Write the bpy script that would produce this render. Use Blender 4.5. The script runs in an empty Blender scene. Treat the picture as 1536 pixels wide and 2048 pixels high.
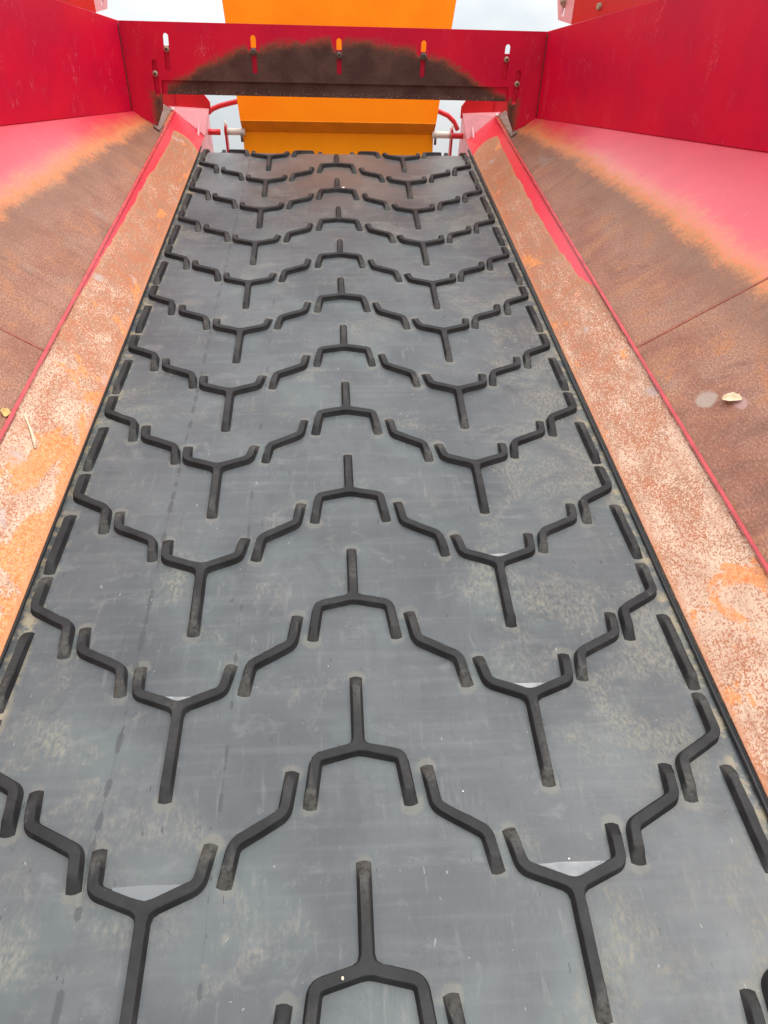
import bpy, bmesh, math, random
import numpy as np
from mathutils import Vector, Matrix, Quaternion

random.seed(7)
rng = np.random.default_rng(7)
scene = bpy.context.scene
C = scene.collection

# ------------------------------------------------------------------ frame, camera, light
P = 0.28                        # cleat pitch of the belt in metres; layout numbers below are in pitches
TILT = math.radians(20)         # slope of the feeder belt
BASE = Matrix.Translation((0, 0, 2.2)) @ Matrix.Rotation(TILT, 4, 'X')
CX = 0.03                       # hopper centre line relative to the belt centre line

yaw, pitch, roll = -0.09235628, 0.76896115, 0.04454164
cam_pos = Vector((-0.08768, -0.77984, 3.47273)) * P
ca, sa, cb, sb = math.cos(yaw), math.sin(yaw), math.cos(pitch), math.sin(pitch)
Rz = Matrix(((ca, -sa, 0), (sa, ca, 0), (0, 0, 1)))
fwd, up, rgt = Rz @ Vector((0, cb, -sb)), Rz @ Vector((0, sb, cb)), Rz @ Vector((1, 0, 0))
r2 = math.cos(roll) * rgt + math.sin(roll) * up
u2 = -math.sin(roll) * rgt + math.cos(roll) * up
M = Matrix((r2, u2, -fwd)).transposed().to_4x4()
M.translation = cam_pos
cd = bpy.data.cameras.new('camera')
cam = bpy.data.objects.new('camera', cd)
C.objects.link(cam)
cam.matrix_world = BASE @ M
cd.sensor_fit = 'HORIZONTAL'
cd.sensor_width = 36
cd.lens = 36 * 1400 / 1536
cd.clip_start, cd.clip_end = 0.02, 3000
scene.camera = cam

SUN_EL, SUN_AZ = math.radians(62), math.radians(115)     # azimuth measured clockwise from +Y
world = bpy.data.worlds.new("World")
scene.world = world
world.use_nodes = True
nt = world.node_tree
nt.nodes.clear()
wo = nt.nodes.new('ShaderNodeOutputWorld')
bg = nt.nodes.new('ShaderNodeBackground')
sky = nt.nodes.new('ShaderNodeTexSky')
sky.sky_type = 'NISHITA'
sky.sun_disc = False
sky.sun_elevation, sky.sun_rotation = SUN_EL, SUN_AZ
sky.air_density, sky.dust_density = 1.0, 2.0
tc = nt.nodes.new('ShaderNodeTexCoord')
mp = nt.nodes.new('ShaderNodeMapping')
mp.inputs['Scale'].default_value = (2.6, 2.6, 5.0)
ns = nt.nodes.new('ShaderNodeTexNoise')
ns.inputs['Scale'].default_value = 2.2
ns.inputs['Detail'].default_value = 7
ns.inputs['Roughness'].default_value = 0.55
cr = nt.nodes.new('ShaderNodeValToRGB')
cr.color_ramp.elements[0].position = 0.32
cr.color_ramp.elements[0].color = (7.6, 8.15, 8.5, 1)
cr.color_ramp.elements[1].position = 0.62
cr.color_ramp.elements[1].color = (9.6, 9.7, 9.75, 1)
mx = nt.nodes.new('ShaderNodeMix')
mx.data_type = 'RGBA'
mx.inputs[0].default_value = 0.93          # closed cloud cover over the blue sky
nt.links.new(tc.outputs['Generated'], mp.inputs['Vector'])
nt.links.new(mp.outputs[0], ns.inputs['Vector'])
nt.links.new(ns.outputs['Fac'], cr.inputs[0])
nt.links.new(sky.outputs[0], mx.inputs[6])
sepz = nt.nodes.new('ShaderNodeSeparateXYZ')
nt.links.new(tc.outputs['Generated'], sepz.inputs[0])
cl = nt.nodes.new('ShaderNodeMath')
cl.operation = 'MAXIMUM'
nt.links.new(sepz.outputs[2], cl.inputs[0])
cl.inputs[1].default_value = 0.0
cie = nt.nodes.new('ShaderNodeMath')           # standard overcast sky: zenith three times the horizon
cie.operation = 'MULTIPLY_ADD'
nt.links.new(cl.outputs[0], cie.inputs[0])
cie.inputs[1].default_value = 1.85
cie.inputs[2].default_value = 0.56
cm = nt.nodes.new('ShaderNodeVectorMath')
cm.operation = 'SCALE'
nt.links.new(cr.outputs[0], cm.inputs[0])
nt.links.new(cie.outputs[0], cm.inputs['Scale'])
nt.links.new(cm.outputs[0], mx.inputs[7])
nt.links.new(mx.outputs[2], bg.inputs[0])
bg.inputs[1].default_value = 0.1
nt.links.new(bg.outputs[0], wo.inputs[0])

sd = bpy.data.lights.new('sun', 'SUN')
sd.energy, sd.angle, sd.color = 1.5, math.radians(35), (1.0, 0.97, 0.93)
sun = bpy.data.objects.new('sun', sd)
C.objects.link(sun)
sdir = Vector((math.sin(SUN_AZ) * math.cos(SUN_EL), math.cos(SUN_AZ) * math.cos(SUN_EL), math.sin(SUN_EL)))
sun.rotation_euler = sdir.to_track_quat('Z', 'Y').to_euler()
sun.location = (3, -2, 8)

vs = scene.view_settings
vs.view_transform, vs.look, vs.gamma, vs.exposure = 'Standard', 'None', 1, 0.3
vs.use_curve_mapping = False
scene.cycles.max_bounces = 6
scene.cycles.use_denoising = True


# ------------------------------------------------------------------ materials
class Mat:
    """small helper that writes shader nodes"""
    def __init__(s, name):
        s.m = bpy.data.materials.new(name)
        s.m.use_nodes = True
        s.t = s.m.node_tree
        s.t.nodes.clear()
        s.o = s.t.nodes.new('ShaderNodeOutputMaterial')
        s.b = s.t.nodes.new('ShaderNodeBsdfPrincipled')
        s.t.links.new(s.b.outputs[0], s.o.inputs[0])

    def put(s, sock, v):
        if isinstance(v, bpy.types.NodeSocket):
            s.t.links.new(v, sock)
        elif v is not None:
            if isinstance(v, (tuple, list)) and len(v) == 3 and sock.type == 'RGBA':
                v = (*v, 1)
            sock.default_value = v

    def obj(s, rnd=False):
        c = s.t.nodes.new('ShaderNodeTexCoord').outputs['Object']
        v = s.vm('SCALE', c, sc=1 / P)
        if rnd:
            oi = s.t.nodes.new('ShaderNodeObjectInfo').outputs['Random']
            v2 = s.vm('ADD', v, s.comb(s.ma('MULTIPLY', oi, 57.0), s.ma('MULTIPLY', oi, 31.0), 0.0))
            return v, v2
        return v

    def vm(s, op, a, b=None, sc=None):
        n = s.t.nodes.new('ShaderNodeVectorMath')
        n.operation = op
        s.put(n.inputs[0], a)
        if b is not None:
            s.put(n.inputs[1], b)
        if sc is not None:
            s.put(n.inputs['Scale'], sc)
        return n.outputs[0]

    def ma(s, op, a, b=None, c=None, clamp=False):
        n = s.t.nodes.new('ShaderNodeMath')
        n.operation = op
        n.use_clamp = clamp
        for i, v in enumerate((a, b, c)):
            if v is not None:
                s.put(n.inputs[i], v)
        return n.outputs[0]

    def comb(s, x, y, z):
        n = s.t.nodes.new('ShaderNodeCombineXYZ')
        for i, v in enumerate((x, y, z)):
            s.put(n.inputs[i], v)
        return n.outputs[0]

    def sep(s, v):
        n = s.t.nodes.new('ShaderNodeSeparateXYZ')
        s.put(n.inputs[0], v)
        return n.outputs

    def noise(s, v, scale, detail=4, rough=0.55, dist=0.0, stretch=None):
        if stretch:
            v = s.vm('MULTIPLY', v, stretch)
        n = s.t.nodes.new('ShaderNodeTexNoise')
        s.put(n.inputs['Vector'], v)
        n.inputs['Scale'].default_value = scale
        n.inputs['Detail'].default_value = detail
        n.inputs['Roughness'].default_value = rough
        n.inputs['Distortion'].default_value = dist
        return n.outputs['Fac']

    def step(s, v, lo, hi):
        n = s.t.nodes.new('ShaderNodeMapRange')
        n.interpolation_type = 'SMOOTHSTEP'
        s.put(n.inputs['Value'], v)
        s.put(n.inputs['From Min'], lo)
        s.put(n.inputs['From Max'], hi)
        return n.outputs[0]

    def ramp(s, v, stops, mode='LINEAR'):
        n = s.t.nodes.new('ShaderNodeValToRGB')
        n.color_ramp.interpolation = mode
        e = n.color_ramp.elements
        while len(e) < len(stops):
            e.new(0.5)
        for k, (p, c) in zip(e, stops):
            k.position = p
            k.color = (*c, 1) if isinstance(c, (tuple, list)) else (c, c, c, 1)
        s.put(n.inputs[0], v)
        return n.outputs[0]

    def curve(s, x, pts):
        """piecewise linear function of x"""
        x0, x1 = pts[0][0], pts[-1][0]
        y0, y1 = min(p[1] for p in pts), max(p[1] for p in pts)
        f = s.ma('DIVIDE', s.ma('SUBTRACT', x, x0), x1 - x0, clamp=True)
        r = s.ramp(f, [((p[0] - x0) / (x1 - x0), (p[1] - y0) / (y1 - y0)) for p in pts])
        return s.ma('MULTIPLY_ADD', r, y1 - y0, y0)

    def mix(s, f, a, b, mode='MIX'):
        n = s.t.nodes.new('ShaderNodeMix')
        n.data_type = 'RGBA'
        n.blend_type = mode
        s.put(n.inputs[0], f)
        s.put(n.inputs[6], a)
        s.put(n.inputs[7], b)
        return n.outputs[2]

    def mixf(s, f, a, b):
        n = s.t.nodes.new('ShaderNodeMix')
        s.put(n.inputs[0], f)
        s.put(n.inputs[2], a)
        s.put(n.inputs[3], b)
        return n.outputs[0]

    def attr(s, name):
        n = s.t.nodes.new('ShaderNodeAttribute')
        n.attribute_name = name
        return n.outputs['Fac']

    def bump(s, h, strength, dist):
        n = s.t.nodes.new('ShaderNodeBump')
        n.inputs['Strength'].default_value = strength
        n.inputs['Distance'].default_value = dist
        s.put(n.inputs['Height'], h)
        return n.outputs[0]

    def done(s, col, rough=0.5, normal=None, spec=0.5, metal=0.0, coat=None, **kw):
        s.put(s.b.inputs['Base Color'], col)
        s.put(s.b.inputs['Roughness'], rough)
        s.put(s.b.inputs['Specular IOR Level'], spec)
        s.put(s.b.inputs['Metallic'], metal)
        if normal is not None:
            s.put(s.b.inputs['Normal'], normal)
        if coat is not None:
            s.put(s.b.inputs['Coat Weight'], coat)
            s.put(s.b.inputs['Coat Roughness'], 0.25)
        return s.m


RED = (0.63, 0.004, 0.032)


def red_colour(b, vr):
    """sun-worn red machine paint, scuffed lighter by material sliding over it"""
    big = b.noise(vr, 1.3, 3)
    col = b.mix(b.step(big, 0.35, 0.7), RED, (0.52, 0.002, 0.034))
    scr = b.noise(vr, 5.0, 5, 0.65, 0.6, stretch=(1.0, 0.35, 1.0))
    scr2 = b.noise(vr, 38.0, 3, 0.6)
    m = b.ma('MULTIPLY', b.step(scr, 0.55, 0.72), b.step(scr2, 0.46, 0.62))
    col = b.mix(b.ma('MULTIPLY', m, 0.42), col, (0.70, 0.12, 0.13))
    # hairline scratches
    l1 = b.noise(vr, 3.0, 2, 0.5, 0.4, stretch=(6.0, 0.8, 1.0))
    hl = b.step(b.ma('ABSOLUTE', b.ma('SUBTRACT', l1, 0.5)), 0.006, 0.0)
    brk = b.step(b.noise(vr, 2.6, 2), 0.56, 0.66)
    col = b.mix(b.ma('MULTIPLY', b.ma('MULTIPLY', hl, brk), 0.6), col, (0.75, 0.25, 0.25))
    rough = b.ma('MULTIPLY_ADD', big, 0.2, 0.30)
    return col, rough


def make_red(name, spec=0.5):
    b = Mat(name)
    v, vr = b.obj(True)
    col, rough = red_colour(b, vr)
    n = b.bump(b.noise(vr, 9.0, 3), 0.25, 0.002)
    return b.done(col, rough, n, spec)


def rust_colour(b, vr):
    """worn brown steel with grain, grey rubbed areas and orange bloom"""
    a = b.noise(vr, 1.7, 4, 0.6, stretch=(0.8, 1.2, 1.0))
    g = b.noise(vr, 66.0, 4, 0.75, stretch=(0.7, 1.0, 1.0))
    g2 = b.noise(vr, 26.0, 4, 0.65, stretch=(0.6, 1.0, 1.0))
    col = b.mix(b.step(a, 0.30, 0.68), (0.260, 0.098, 0.055), (0.365, 0.185, 0.120))
    stk = b.noise(vr, 2.6, 7, 0.72, 0.7, stretch=(1.7, 0.55, 1.0))
    col = b.mix(b.ma('MULTIPLY', b.step(stk, 0.50, 0.66), 0.75), col, (0.430, 0.195, 0.085))
    col = b.mix(b.ma('MULTIPLY', b.step(stk, 0.48, 0.32), 0.70), col, (0.165, 0.072, 0.044))
    grey = b.noise(vr, 2.6, 4, 0.6, 0.3)
    col = b.mix(b.ma('MULTIPLY', b.step(grey, 0.54, 0.72), 0.45), col, (0.330, 0.225, 0.160))
    bl = b.noise(vr, 3.4, 5, 0.65, 0.4)
    col = b.mix(b.ma('MULTIPLY', b.step(bl, 0.55, 0.70), 0.70), col, (0.47, 0.185, 0.065))
    rub = b.noise(vr, 1.1, 2, 0.5, 0.8)
    col = b.mix(b.ma('MULTIPLY', b.step(rub, 0.66, 0.74), 0.6), col, (0.36, 0.31, 0.26))
    col = b.mix(b.ma('MULTIPLY', b.step(g, 0.56, 0.42), 0.62), col, (0.150, 0.055, 0.032))
    col = b.mix(b.ma('MULTIPLY', b.step(g, 0.54, 0.70), 0.50), col, (0.48, 0.30, 0.215))
    col = b.mix(b.ma('MULTIPLY', b.step(g2, 0.57, 0.70), 0.35), col, (0.40, 0.23, 0.15))
    x, y, z = b.sep(b.obj())
    for cv, cs, rv, rs, c in ((3.40, 0.25, 0.10, 0.075, (0.40, 0.36, 0.30)), (3.21, 0.42, 0.07, 0.05, (0.46, 0.29, 0.28))):
        d = b.ma('ADD', b.ma('POWER', b.ma('ABSOLUTE', b.ma('DIVIDE', b.ma('SUBTRACT', x, cv), rv)), 2.0),
                 b.ma('POWER', b.ma('ABSOLUTE', b.ma('DIVIDE', b.ma('SUBTRACT', y, cs), rs)), 2.0))
        d = b.ma('ADD', d, b.ma('MULTIPLY_ADD', b.noise(vr, 8.0, 5, 0.7), 2.6, -1.3))
        col = b.mix(b.ma('MULTIPLY', b.step(d, 1.2, 0.4), 0.6), col, c)
    return col, g, g2


def make_side(name):
    """hopper side: red paint above, worn to rust below a curved line"""
    b = Mat(name)
    v, vr = b.obj(True)
    x, y, z = b.sep(v)
    edge = b.curve(x, [(-2, 1.75), (1.0, 1.45), (4.3, 1.12), (5.0, 1.03), (6.1, 0.94), (7.0, 0.79), (8.5, 0.585), (9.85, 0.33), (10.4, 0.12)])
    w1 = b.noise(vr, 2.2, 6, 0.7)
    w0 = b.noise(vr, 4.0, 6, 0.72, 0.5, stretch=(1.6, 0.8, 1.0))
    w2 = b.noise(vr, 22.0, 4, 0.7)
    t = b.ma('SUBTRACT', edge, y)
    t = b.ma('ADD', t, b.ma('MULTIPLY_ADD', w1, 0.30, -0.15))
    t = b.ma('ADD', t, b.ma('MULTIPLY_ADD', w2, 0.20, -0.10))
    t = b.ma('ADD', t, b.ma('MULTIPLY_ADD', w0, 0.24, -0.12))
    redc, rr = red_colour(b, vr)
    redc = b.mix(0.26, redc, (0.66, 0.12, 0.14))      # sky sheen of the upturned side painted into the red
    rust, g, g2 = rust_colour(b, vr)
    orange = b.mix(b.step(g2, 0.35, 0.65), (0.60, 0.190, 0.065), (0.50, 0.225, 0.085))
    dark = (0.190, 0.098, 0.060)
    band = b.mix(b.step(t, 0.08, 0.22), rust, dark)
    band = b.mix(b.ma('MULTIPLY', b.step(t, 0.62, 0.20), b.step(t, 0.08, 0.2)), rust, b.mix(0.55, rust, dark))
    col = b.mix(b.step(t, 0.02, 0.20), orange, band)
    chip = b.ma('MULTIPLY', b.step(b.noise(vr, 17.0, 5, 0.75), 0.58, 0.66), b.step(t, -0.34, -0.06))
    redc = b.mix(b.ma('MULTIPLY', chip, 0.55), redc, (0.50, 0.16, 0.09))
    col = b.mix(b.step(t, -0.26, 0.11), redc, col)
    rough = b.mixf(b.step(t, -0.05, 0.12), rr, 0.62)
    n = b.bump(b.ma('MULTIPLY', b.ma('ADD', g, g2), b.step(t, 0.0, 0.15)), 0.5, 0.0022)
    return b.done(col, rough, n, 0.5, coat=b.ma('MULTIPLY', b.step(t, 0.05, -0.1), 0.5))


def make_skirt(name, edge_pts, orange_amt, light_amt):
    """rusted speckled skirt with a leftover wavy margin of red paint along the fold"""
    b = Mat(name)
    v, vr = b.obj(True)
    x, y, z = b.sep(v)
    edge = b.curve(x, edge_pts)
    wob = b.noise(b.comb(x, 0.0, 0.0), 2.2, 5, 0.5)
    edge = b.ma('ADD', edge, b.ma('MULTIPLY_ADD', wob, 0.10, -0.05))
    t = b.ma('SUBTRACT', y, edge)
    # rounded upper end of the worn area
    tx = b.ma('SUBTRACT', x, b.ma('MULTIPLY_ADD', b.ma('POWER', b.ma('ABSOLUTE', b.ma('SUBTRACT', y, 0.22)), 2.0), -3.2, 10.48))
    t = b.ma('MAXIMUM', t, b.ma('MULTIPLY', tx, 0.5))
    redm = b.step(t, -0.006, 0.006)
    halo = b.step(t, -0.05, 0.0)
    sp1 = b.noise(vr, 78.0, 3, 0.7, 0.3, stretch=(0.8, 1.1, 1.0))
    sp2 = b.noise(vr, 30.0, 5, 0.75, 0.3)
    area = b.noise(vr, 2.3, 6, 0.7, 0.4, stretch=(0.8, 1.4, 1.0))
    rust = b.mix(b.step(b.noise(vr, 7.0, 4, 0.6), 0.35, 0.68), (0.405, 0.140, 0.062), (0.345, 0.165, 0.092))
    bare = b.mix(b.step(b.noise(vr, 5.0, 3), 0.35, 0.7), (0.66, 0.475, 0.345), (0.54, 0.355, 0.250))
    far = b.ma('MULTIPLY', b.step(x, 2.0, 7.5), 0.095)
    sp = b.ma('ADD', b.ma('MULTIPLY', sp1, 0.62), b.ma('MULTIPLY', sp2, 0.38))
    sp = b.ma('ADD', sp, b.ma('MULTIPLY_ADD', area, 0.34, -0.155 + light_amt))
    sp = b.ma('SUBTRACT', sp, far)
    col = b.mix(b.step(sp, 0.46, 0.54), rust, bare)
    scr = b.noise(vr, 9.0, 5, 0.7, 0.1, stretch=(0.10, 2.2, 1.0))
    col = b.mix(b.ma('MULTIPLY', b.step(scr, 0.56, 0.66), 0.40), col, (0.330, 0.150, 0.085))
    col = b.mix(b.ma('MULTIPLY', b.step(scr, 0.42, 0.32), 0.35), col, (0.60, 0.42, 0.30))
    dk = b.noise(b.vm('ADD', vr, (7.0, 3.0, 0.0)), 70.0, 2, 0.6)
    col = b.mix(b.ma('MULTIPLY', b.step(dk, 0.60, 0.68), 0.6), col, (0.30, 0.155, 0.095))
    om = b.noise(vr, 1.9, 6, 0.62, 0.9, stretch=(0.75, 1.2, 1.0))
    near = b.ma('MULTIPLY', b.step(x, 6.0, 2.5), orange_amt)
    om = b.ma('ADD', om, b.ma('ADD', near, b.ma('MULTIPLY', b.step(y, 0.30, 0.05), 0.05)))
    ofac = b.step(om, 0.62, 0.655)
    ocol = b.mix(b.step(sp2, 0.40, 0.62), (0.62, 0.180, 0.036), (0.70, 0.280, 0.080))
    col = b.mix(b.ma('MULTIPLY', ofac, b.ma('MULTIPLY_ADD', b.step(sp1, 0.60, 0.45), 0.35, 0.55)), col, ocol)
    gz = b.noise(vr, 3.1, 3, 0.5)
    col = b.mix(b.ma('MULTIPLY', b.step(gz, 0.63, 0.70), 0.6), col, (0.42, 0.36, 0.34))
    rim = b.step(y, 0.06, 0.0)
    col = b.mix(b.ma('MULTIPLY', rim, 0.7), col, (0.50, 0.20, 0.09))
    col = b.mix(b.ma('MULTIPLY', halo, 0.5), col, (0.47, 0.21, 0.10))
    redc = b.mix(b.step(b.noise(vr, 14.0, 4, 0.7), 0.55, 0.75), (0.68, 0.035, 0.060), (0.68, 0.10, 0.11))
    col = b.mix(redm, col, redc)
    gl = b.ma('ABSOLUTE', b.ma('SUBTRACT', y, 0.517 + (0.005 if orange_amt == 0 else -0.015)))
    gm = b.ma('MULTIPLY', b.step(gl, 0.007, 0.002), b.step(b.noise(vr, 5.0, 4, 0.7, stretch=(1.0, 0.3, 1.0)), 0.40, 0.52))
    col = b.mix(b.ma('MULTIPLY', gm, 0.8), col, (0.20, 0.010, 0.014))
    rough = b.mixf(redm, 0.6, 0.32)
    n = b.bump(b.ma('ADD', b.ma('MULTIPLY', sp, b.ma('SUBTRACT', 1.0, redm)), b.ma('MULTIPLY', redm, 0.6)), 0.35, 0.0015)
    return b.done(col, rough, n, 0.45)


def make_end(name, gate=False):
    """red plate with a hump of dried mud worn into it"""
    b = Mat(name)
    v, vr = b.obj(True)
    x, y, z = b.sep(v)
    edge = b.curve(x, [(-2.6, 0.3), (-2.37, 0.30), (-2.30, 0.95), (-2.04, 1.07), (-1.68, 1.26), (-1.34, 1.385), (-1.08, 1.43), (-0.75, 1.47),
                       (0, 1.51), (0.57, 1.49), (1.1, 1.43), (1.38, 1.33), (1.74, 1.17), (2.14, 0.98), (2.34, 0.90), (2.38, 0.30)])
    w2 = b.noise(vr, 9.0, 5, 0.75)
    w3 = b.noise(vr, 42.0, 3, 0.7, stretch=(1.6, 0.6, 1.0))
    t = b.ma('SUBTRACT', edge, y)
    # paint kept clear in a narrow notch above every slot
    for cx in (-1.1, 0.0, 1.15):
        d = b.ma('ABSOLUTE', b.ma('SUBTRACT', x, cx))
        k = b.ma('MULTIPLY', b.step(d, 0.10, 0.045), b.step(y, 1.32, 1.40))
        t = b.ma('SUBTRACT', t, b.ma('MULTIPLY', k, 0.09))
    t = b.ma('ADD', t, b.ma('MULTIPLY_ADD', w2, 0.15, -0.075))
    t = b.ma('ADD', t, b.ma('MULTIPLY_ADD', w3, 0.10, -0.05))
    t = b.ma('ADD', t, b.ma('MULTIPLY_ADD', b.noise(vr, 2.4, 4, 0.6), 0.20, -0.10))
    if gate:
        t = b.ma('MINIMUM', t, b.ma('MULTIPLY', b.ma('SUBTRACT', 1.035, y), 3.0))
    else:
        # mud on the two feet
        ax = b.ma('ABSOLUTE', x)
        foot = b.ma('SUBTRACT', 0.085, b.ma('ABSOLUTE', b.ma('SUBTRACT', ax, 2.43)))
        foot = b.ma('MINIMUM', foot, b.ma('SUBTRACT', 0.86, y))
        foot = b.ma('ADD', foot, b.ma('ADD', b.ma('MULTIPLY_ADD', w2, 0.16, -0.08), b.ma('MULTIPLY_ADD', w3, 0.08, -0.04)))
        t = b.ma('MAXIMUM', t, foot)
    redc, rr = red_colour(b, vr)
    big = b.noise(vr, 3.0, 4, 0.6)
    mud = b.mix(b.step(big, 0.35, 0.65), (0.070, 0.034, 0.028), (0.105, 0.058, 0.044))
    gr = b.noise(vr, 60.0, 3, 0.7)
    mud = b.mix(b.ma('MULTIPLY', b.step(gr, 0.56, 0.70), 0.6), mud, (0.20, 0.125, 0.085))
    mud = b.mix(b.ma('MULTIPLY', b.step(gr, 0.46, 0.32), 0.5), mud, (0.045, 0.022, 0.018))
    edgec = b.mix(b.step(w3, 0.4, 0.6), (0.24, 0.040, 0.026), (0.20, 0.088, 0.045))
    col = b.mix(b.step(t, 0.01, 0.10), edgec, mud)
    col = b.mix(b.step(t, -0.06, 0.045), redc, col)
    if gate:
        lo = b.step(y, 0.93, 0.88)
        sp = b.step(b.noise(vr, 34.0, 4, 0.7), 0.52, 0.64)
        col = b.mix(b.ma('MULTIPLY', b.ma('MULTIPLY', lo, sp), b.ma('MULTIPLY', b.step(t, 0.0, 0.1), 0.7)), col, (0.27, 0.19, 0.15))
    rough = b.mixf(b.step(t, -0.02, 0.05), rr, 0.8)
    n = b.bump(b.ma('MULTIPLY', b.ma('ADD', gr, big), b.step(t, -0.02, 0.08)), 0.6, 0.003)
    return b.done(col, rough, n, 0.2)


def make_belt(name):
    b = Mat(name)
    v = b.obj()
    x, y, z = b.sep(v)
    big = b.noise(v, 0.9, 5, 0.6, 0.4)
    mid = b.noise(v, 4.0, 5, 0.62, 0.3)
    col = b.mix(b.step(big, 0.3, 0.72), (0.050, 0.055, 0.060), (0.090, 0.097, 0.100))
    col = b.mix(b.ma('MULTIPLY', b.step(b.noise(v, 1.6, 3), 0.45, 0.7), 0.5), col, (0.095, 0.118, 0.115))
    # faint ribs pressed across the belt
    rib = b.noise(b.comb(b.ma('MULTIPLY', x, 0.35), b.ma('MULTIPLY', y, 7.0), 0.0), 2.2, 3, 0.6)
    col = b.mix(b.ma('MULTIPLY', b.step(rib, 0.45, 0.75), 0.22), col, (0.150, 0.152, 0.150))
    # rub streaks along the travel
    st = b.noise(v, 3.0, 5, 0.7, 0.2, stretch=(7.0, 0.7, 1.0))
    stm = b.ma('MULTIPLY', b.step(st, 0.54, 0.74), b.step(mid, 0.40, 0.62))
    col = b.mix(b.ma('MULTIPLY', stm, 0.45), col, (0.190, 0.185, 0.170))
    sw = b.noise(b.vm('ADD', v, (3.0, 0.0, 4.0)), 5.5, 6, 0.75, 0.6, stretch=(1.8, 1.0, 1.0))
    col = b.mix(b.ma('MULTIPLY', b.step(sw, 0.58, 0.70), 0.28), col, (0.190, 0.186, 0.165))
    col = b.mix(b.ma('MULTIPLY', b.step(st, 0.44, 0.30), 0.35), col, (0.050, 0.052, 0.056))
    # tan dust patches, thicker toward the right side of the belt
    dn = b.noise(v, 1.5, 7, 0.7, 0.6)
    dn = b.ma('ADD', dn, b.ma('MULTIPLY', b.step(x, 0.4, 1.6), 0.075))
    dn = b.ma('ADD', dn, b.ma('MULTIPLY', b.step(b.ma('ABSOLUTE', x), 1.2, 2.0), 0.04))
    fine = b.noise(v, 30.0, 4, 0.7, stretch=(1.6, 0.8, 1.0))
    dm = b.ma('MULTIPLY', b.step(dn, 0.53, 0.70), b.step(fine, 0.36, 0.64))
    col = b.mix(b.ma('MULTIPLY', dm, 0.48), col, (0.300, 0.272, 0.205))
    sm = b.noise(b.vm('ADD', v, (5.0, 2.0, 0.0)), 2.4, 6, 0.68, 0.5)
    col = b.mix(b.ma('MULTIPLY', b.step(sm, 0.56, 0.72), 0.55), col, (0.050, 0.052, 0.056))
    lt = b.noise(b.vm('ADD', v, (1.0, 9.0, 0.0)), 3.1, 6, 0.7, 0.4, stretch=(1.0, 1.8, 1.0))
    col = b.mix(b.ma('MULTIPLY', b.step(lt, 0.55, 0.72), 0.32), col, (0.180, 0.184, 0.182))
    # dust packed against the cleat ends
    h = b.attr('cleat_dust')
    hn = b.noise(v, 14.0, 5, 0.75)
    hm = b.ma('MULTIPLY', b.step(b.ma('ADD', h, b.ma('MULTIPLY_ADD', hn, 0.9, -0.45)), 0.22, 0.52), b.ma('MULTIPLY_ADD', b.noise(v, 3.3, 3), 1.3, -0.1), clamp=True)
    col = b.mix(b.ma('MULTIPLY', hm, 0.62), col, (0.175, 0.162, 0.120))
    # old moulding seam lines with dark gaps
    for cx, wd, lo in ((-1.262, 0.011, 0.46), (-0.695, 0.007, 0.54), (1.02, 0.004, 0.58)):
        wob = b.ma('MULTIPLY_ADD', b.noise(b.comb(0.0, y, cx), 1.2, 3), 0.05, -0.025)
        d = b.ma('ABSOLUTE', b.ma('SUBTRACT', b.ma('ADD', x, wob), cx))
        ds = b.noise(b.comb(0.0, y, cx * 3), 8.5, 2, 0.5)
        w = b.ma('MULTIPLY', b.step(ds, lo, lo + 0.10), wd * 1.9)
        w = b.ma('ADD', w, b.ma('MULTIPLY', b.step(b.noise(b.comb(3.0, y, cx), 1.7, 3), 0.40, 0.55), wd * 0.28))
        lm = b.step(d, w, b.ma('MULTIPLY', w, 0.4))
        col = b.mix(b.ma('MULTIPLY', lm, 0.7), col, (0.036, 0.038, 0.042))
    # thin scratches and cracks
    for sc_, stv, seedz in ((2.2, (5.0, 0.7, 1.0), 3.1), (2.6, (1.3, 2.4, 1.0), 8.7)):
        vv = b.vm('ADD', v, (0.0, 0.0, seedz))
        ln = b.noise(vv, sc_, 3, 0.5, 0.8, stretch=stv)
        lm = b.step(b.ma('ABSOLUTE', b.ma('SUBTRACT', ln, 0.5)), 0.0045, 0.0)
        bk = b.step(b.noise(vv, 2.3, 3), 0.60, 0.66)
        col = b.mix(b.ma('MULTIPLY', b.ma('MULTIPLY', lm, bk), 0.75), col, (0.030, 0.031, 0.033))
    nick = b.noise(v, 21.0, 2, 0.5, 0.5, stretch=(2.0, 0.8, 1.0))
    col = b.mix(b.ma('MULTIPLY', b.step(nick, 0.745, 0.765), 0.5), col, (0.34, 0.34, 0.33))
    nick2 = b.noise(v, 13.0, 2, 0.5, 0.5, stretch=(2.6, 0.7, 1.0))
    col = b.mix(b.ma('MULTIPLY', b.step(nick2, 0.275, 0.255), 0.7), col, (0.028, 0.028, 0.03))
    # brown film by the head of the belt
    bw = b.ma('MULTIPLY', b.step(y, 8.2, 9.8), b.step(b.ma('ABSOLUTE', b.ma('SUBTRACT', x, 0.0)), 1.3, 0.2))
    col = b.mix(b.ma('MULTIPLY', bw, 0.55), col, (0.125, 0.082, 0.062))
    # dirt along both belt edges
    ex = b.step(b.ma('ABSOLUTE', b.ma('SUBTRACT', x, CX)), 1.885, 1.955)
    col = b.mix(b.ma('MULTIPLY', b.ma('MULTIPLY', ex, b.step(b.noise(v, 6.0, 4, 0.7), 0.46, 0.60)), 0.75), col, (0.30, 0.24, 0.15))
    rough = b.ma('ADD', b.ma('MULTIPLY_ADD', mid, 0.24, 0.29), b.ma('MULTIPLY', dm, 0.25))
    hgt = b.ma('ADD', b.ma('MULTIPLY', fine, 0.25), b.ma('ADD', b.ma('MULTIPLY', mid, 0.5), b.ma('MULTIPLY', rib, 0.35)))
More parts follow.
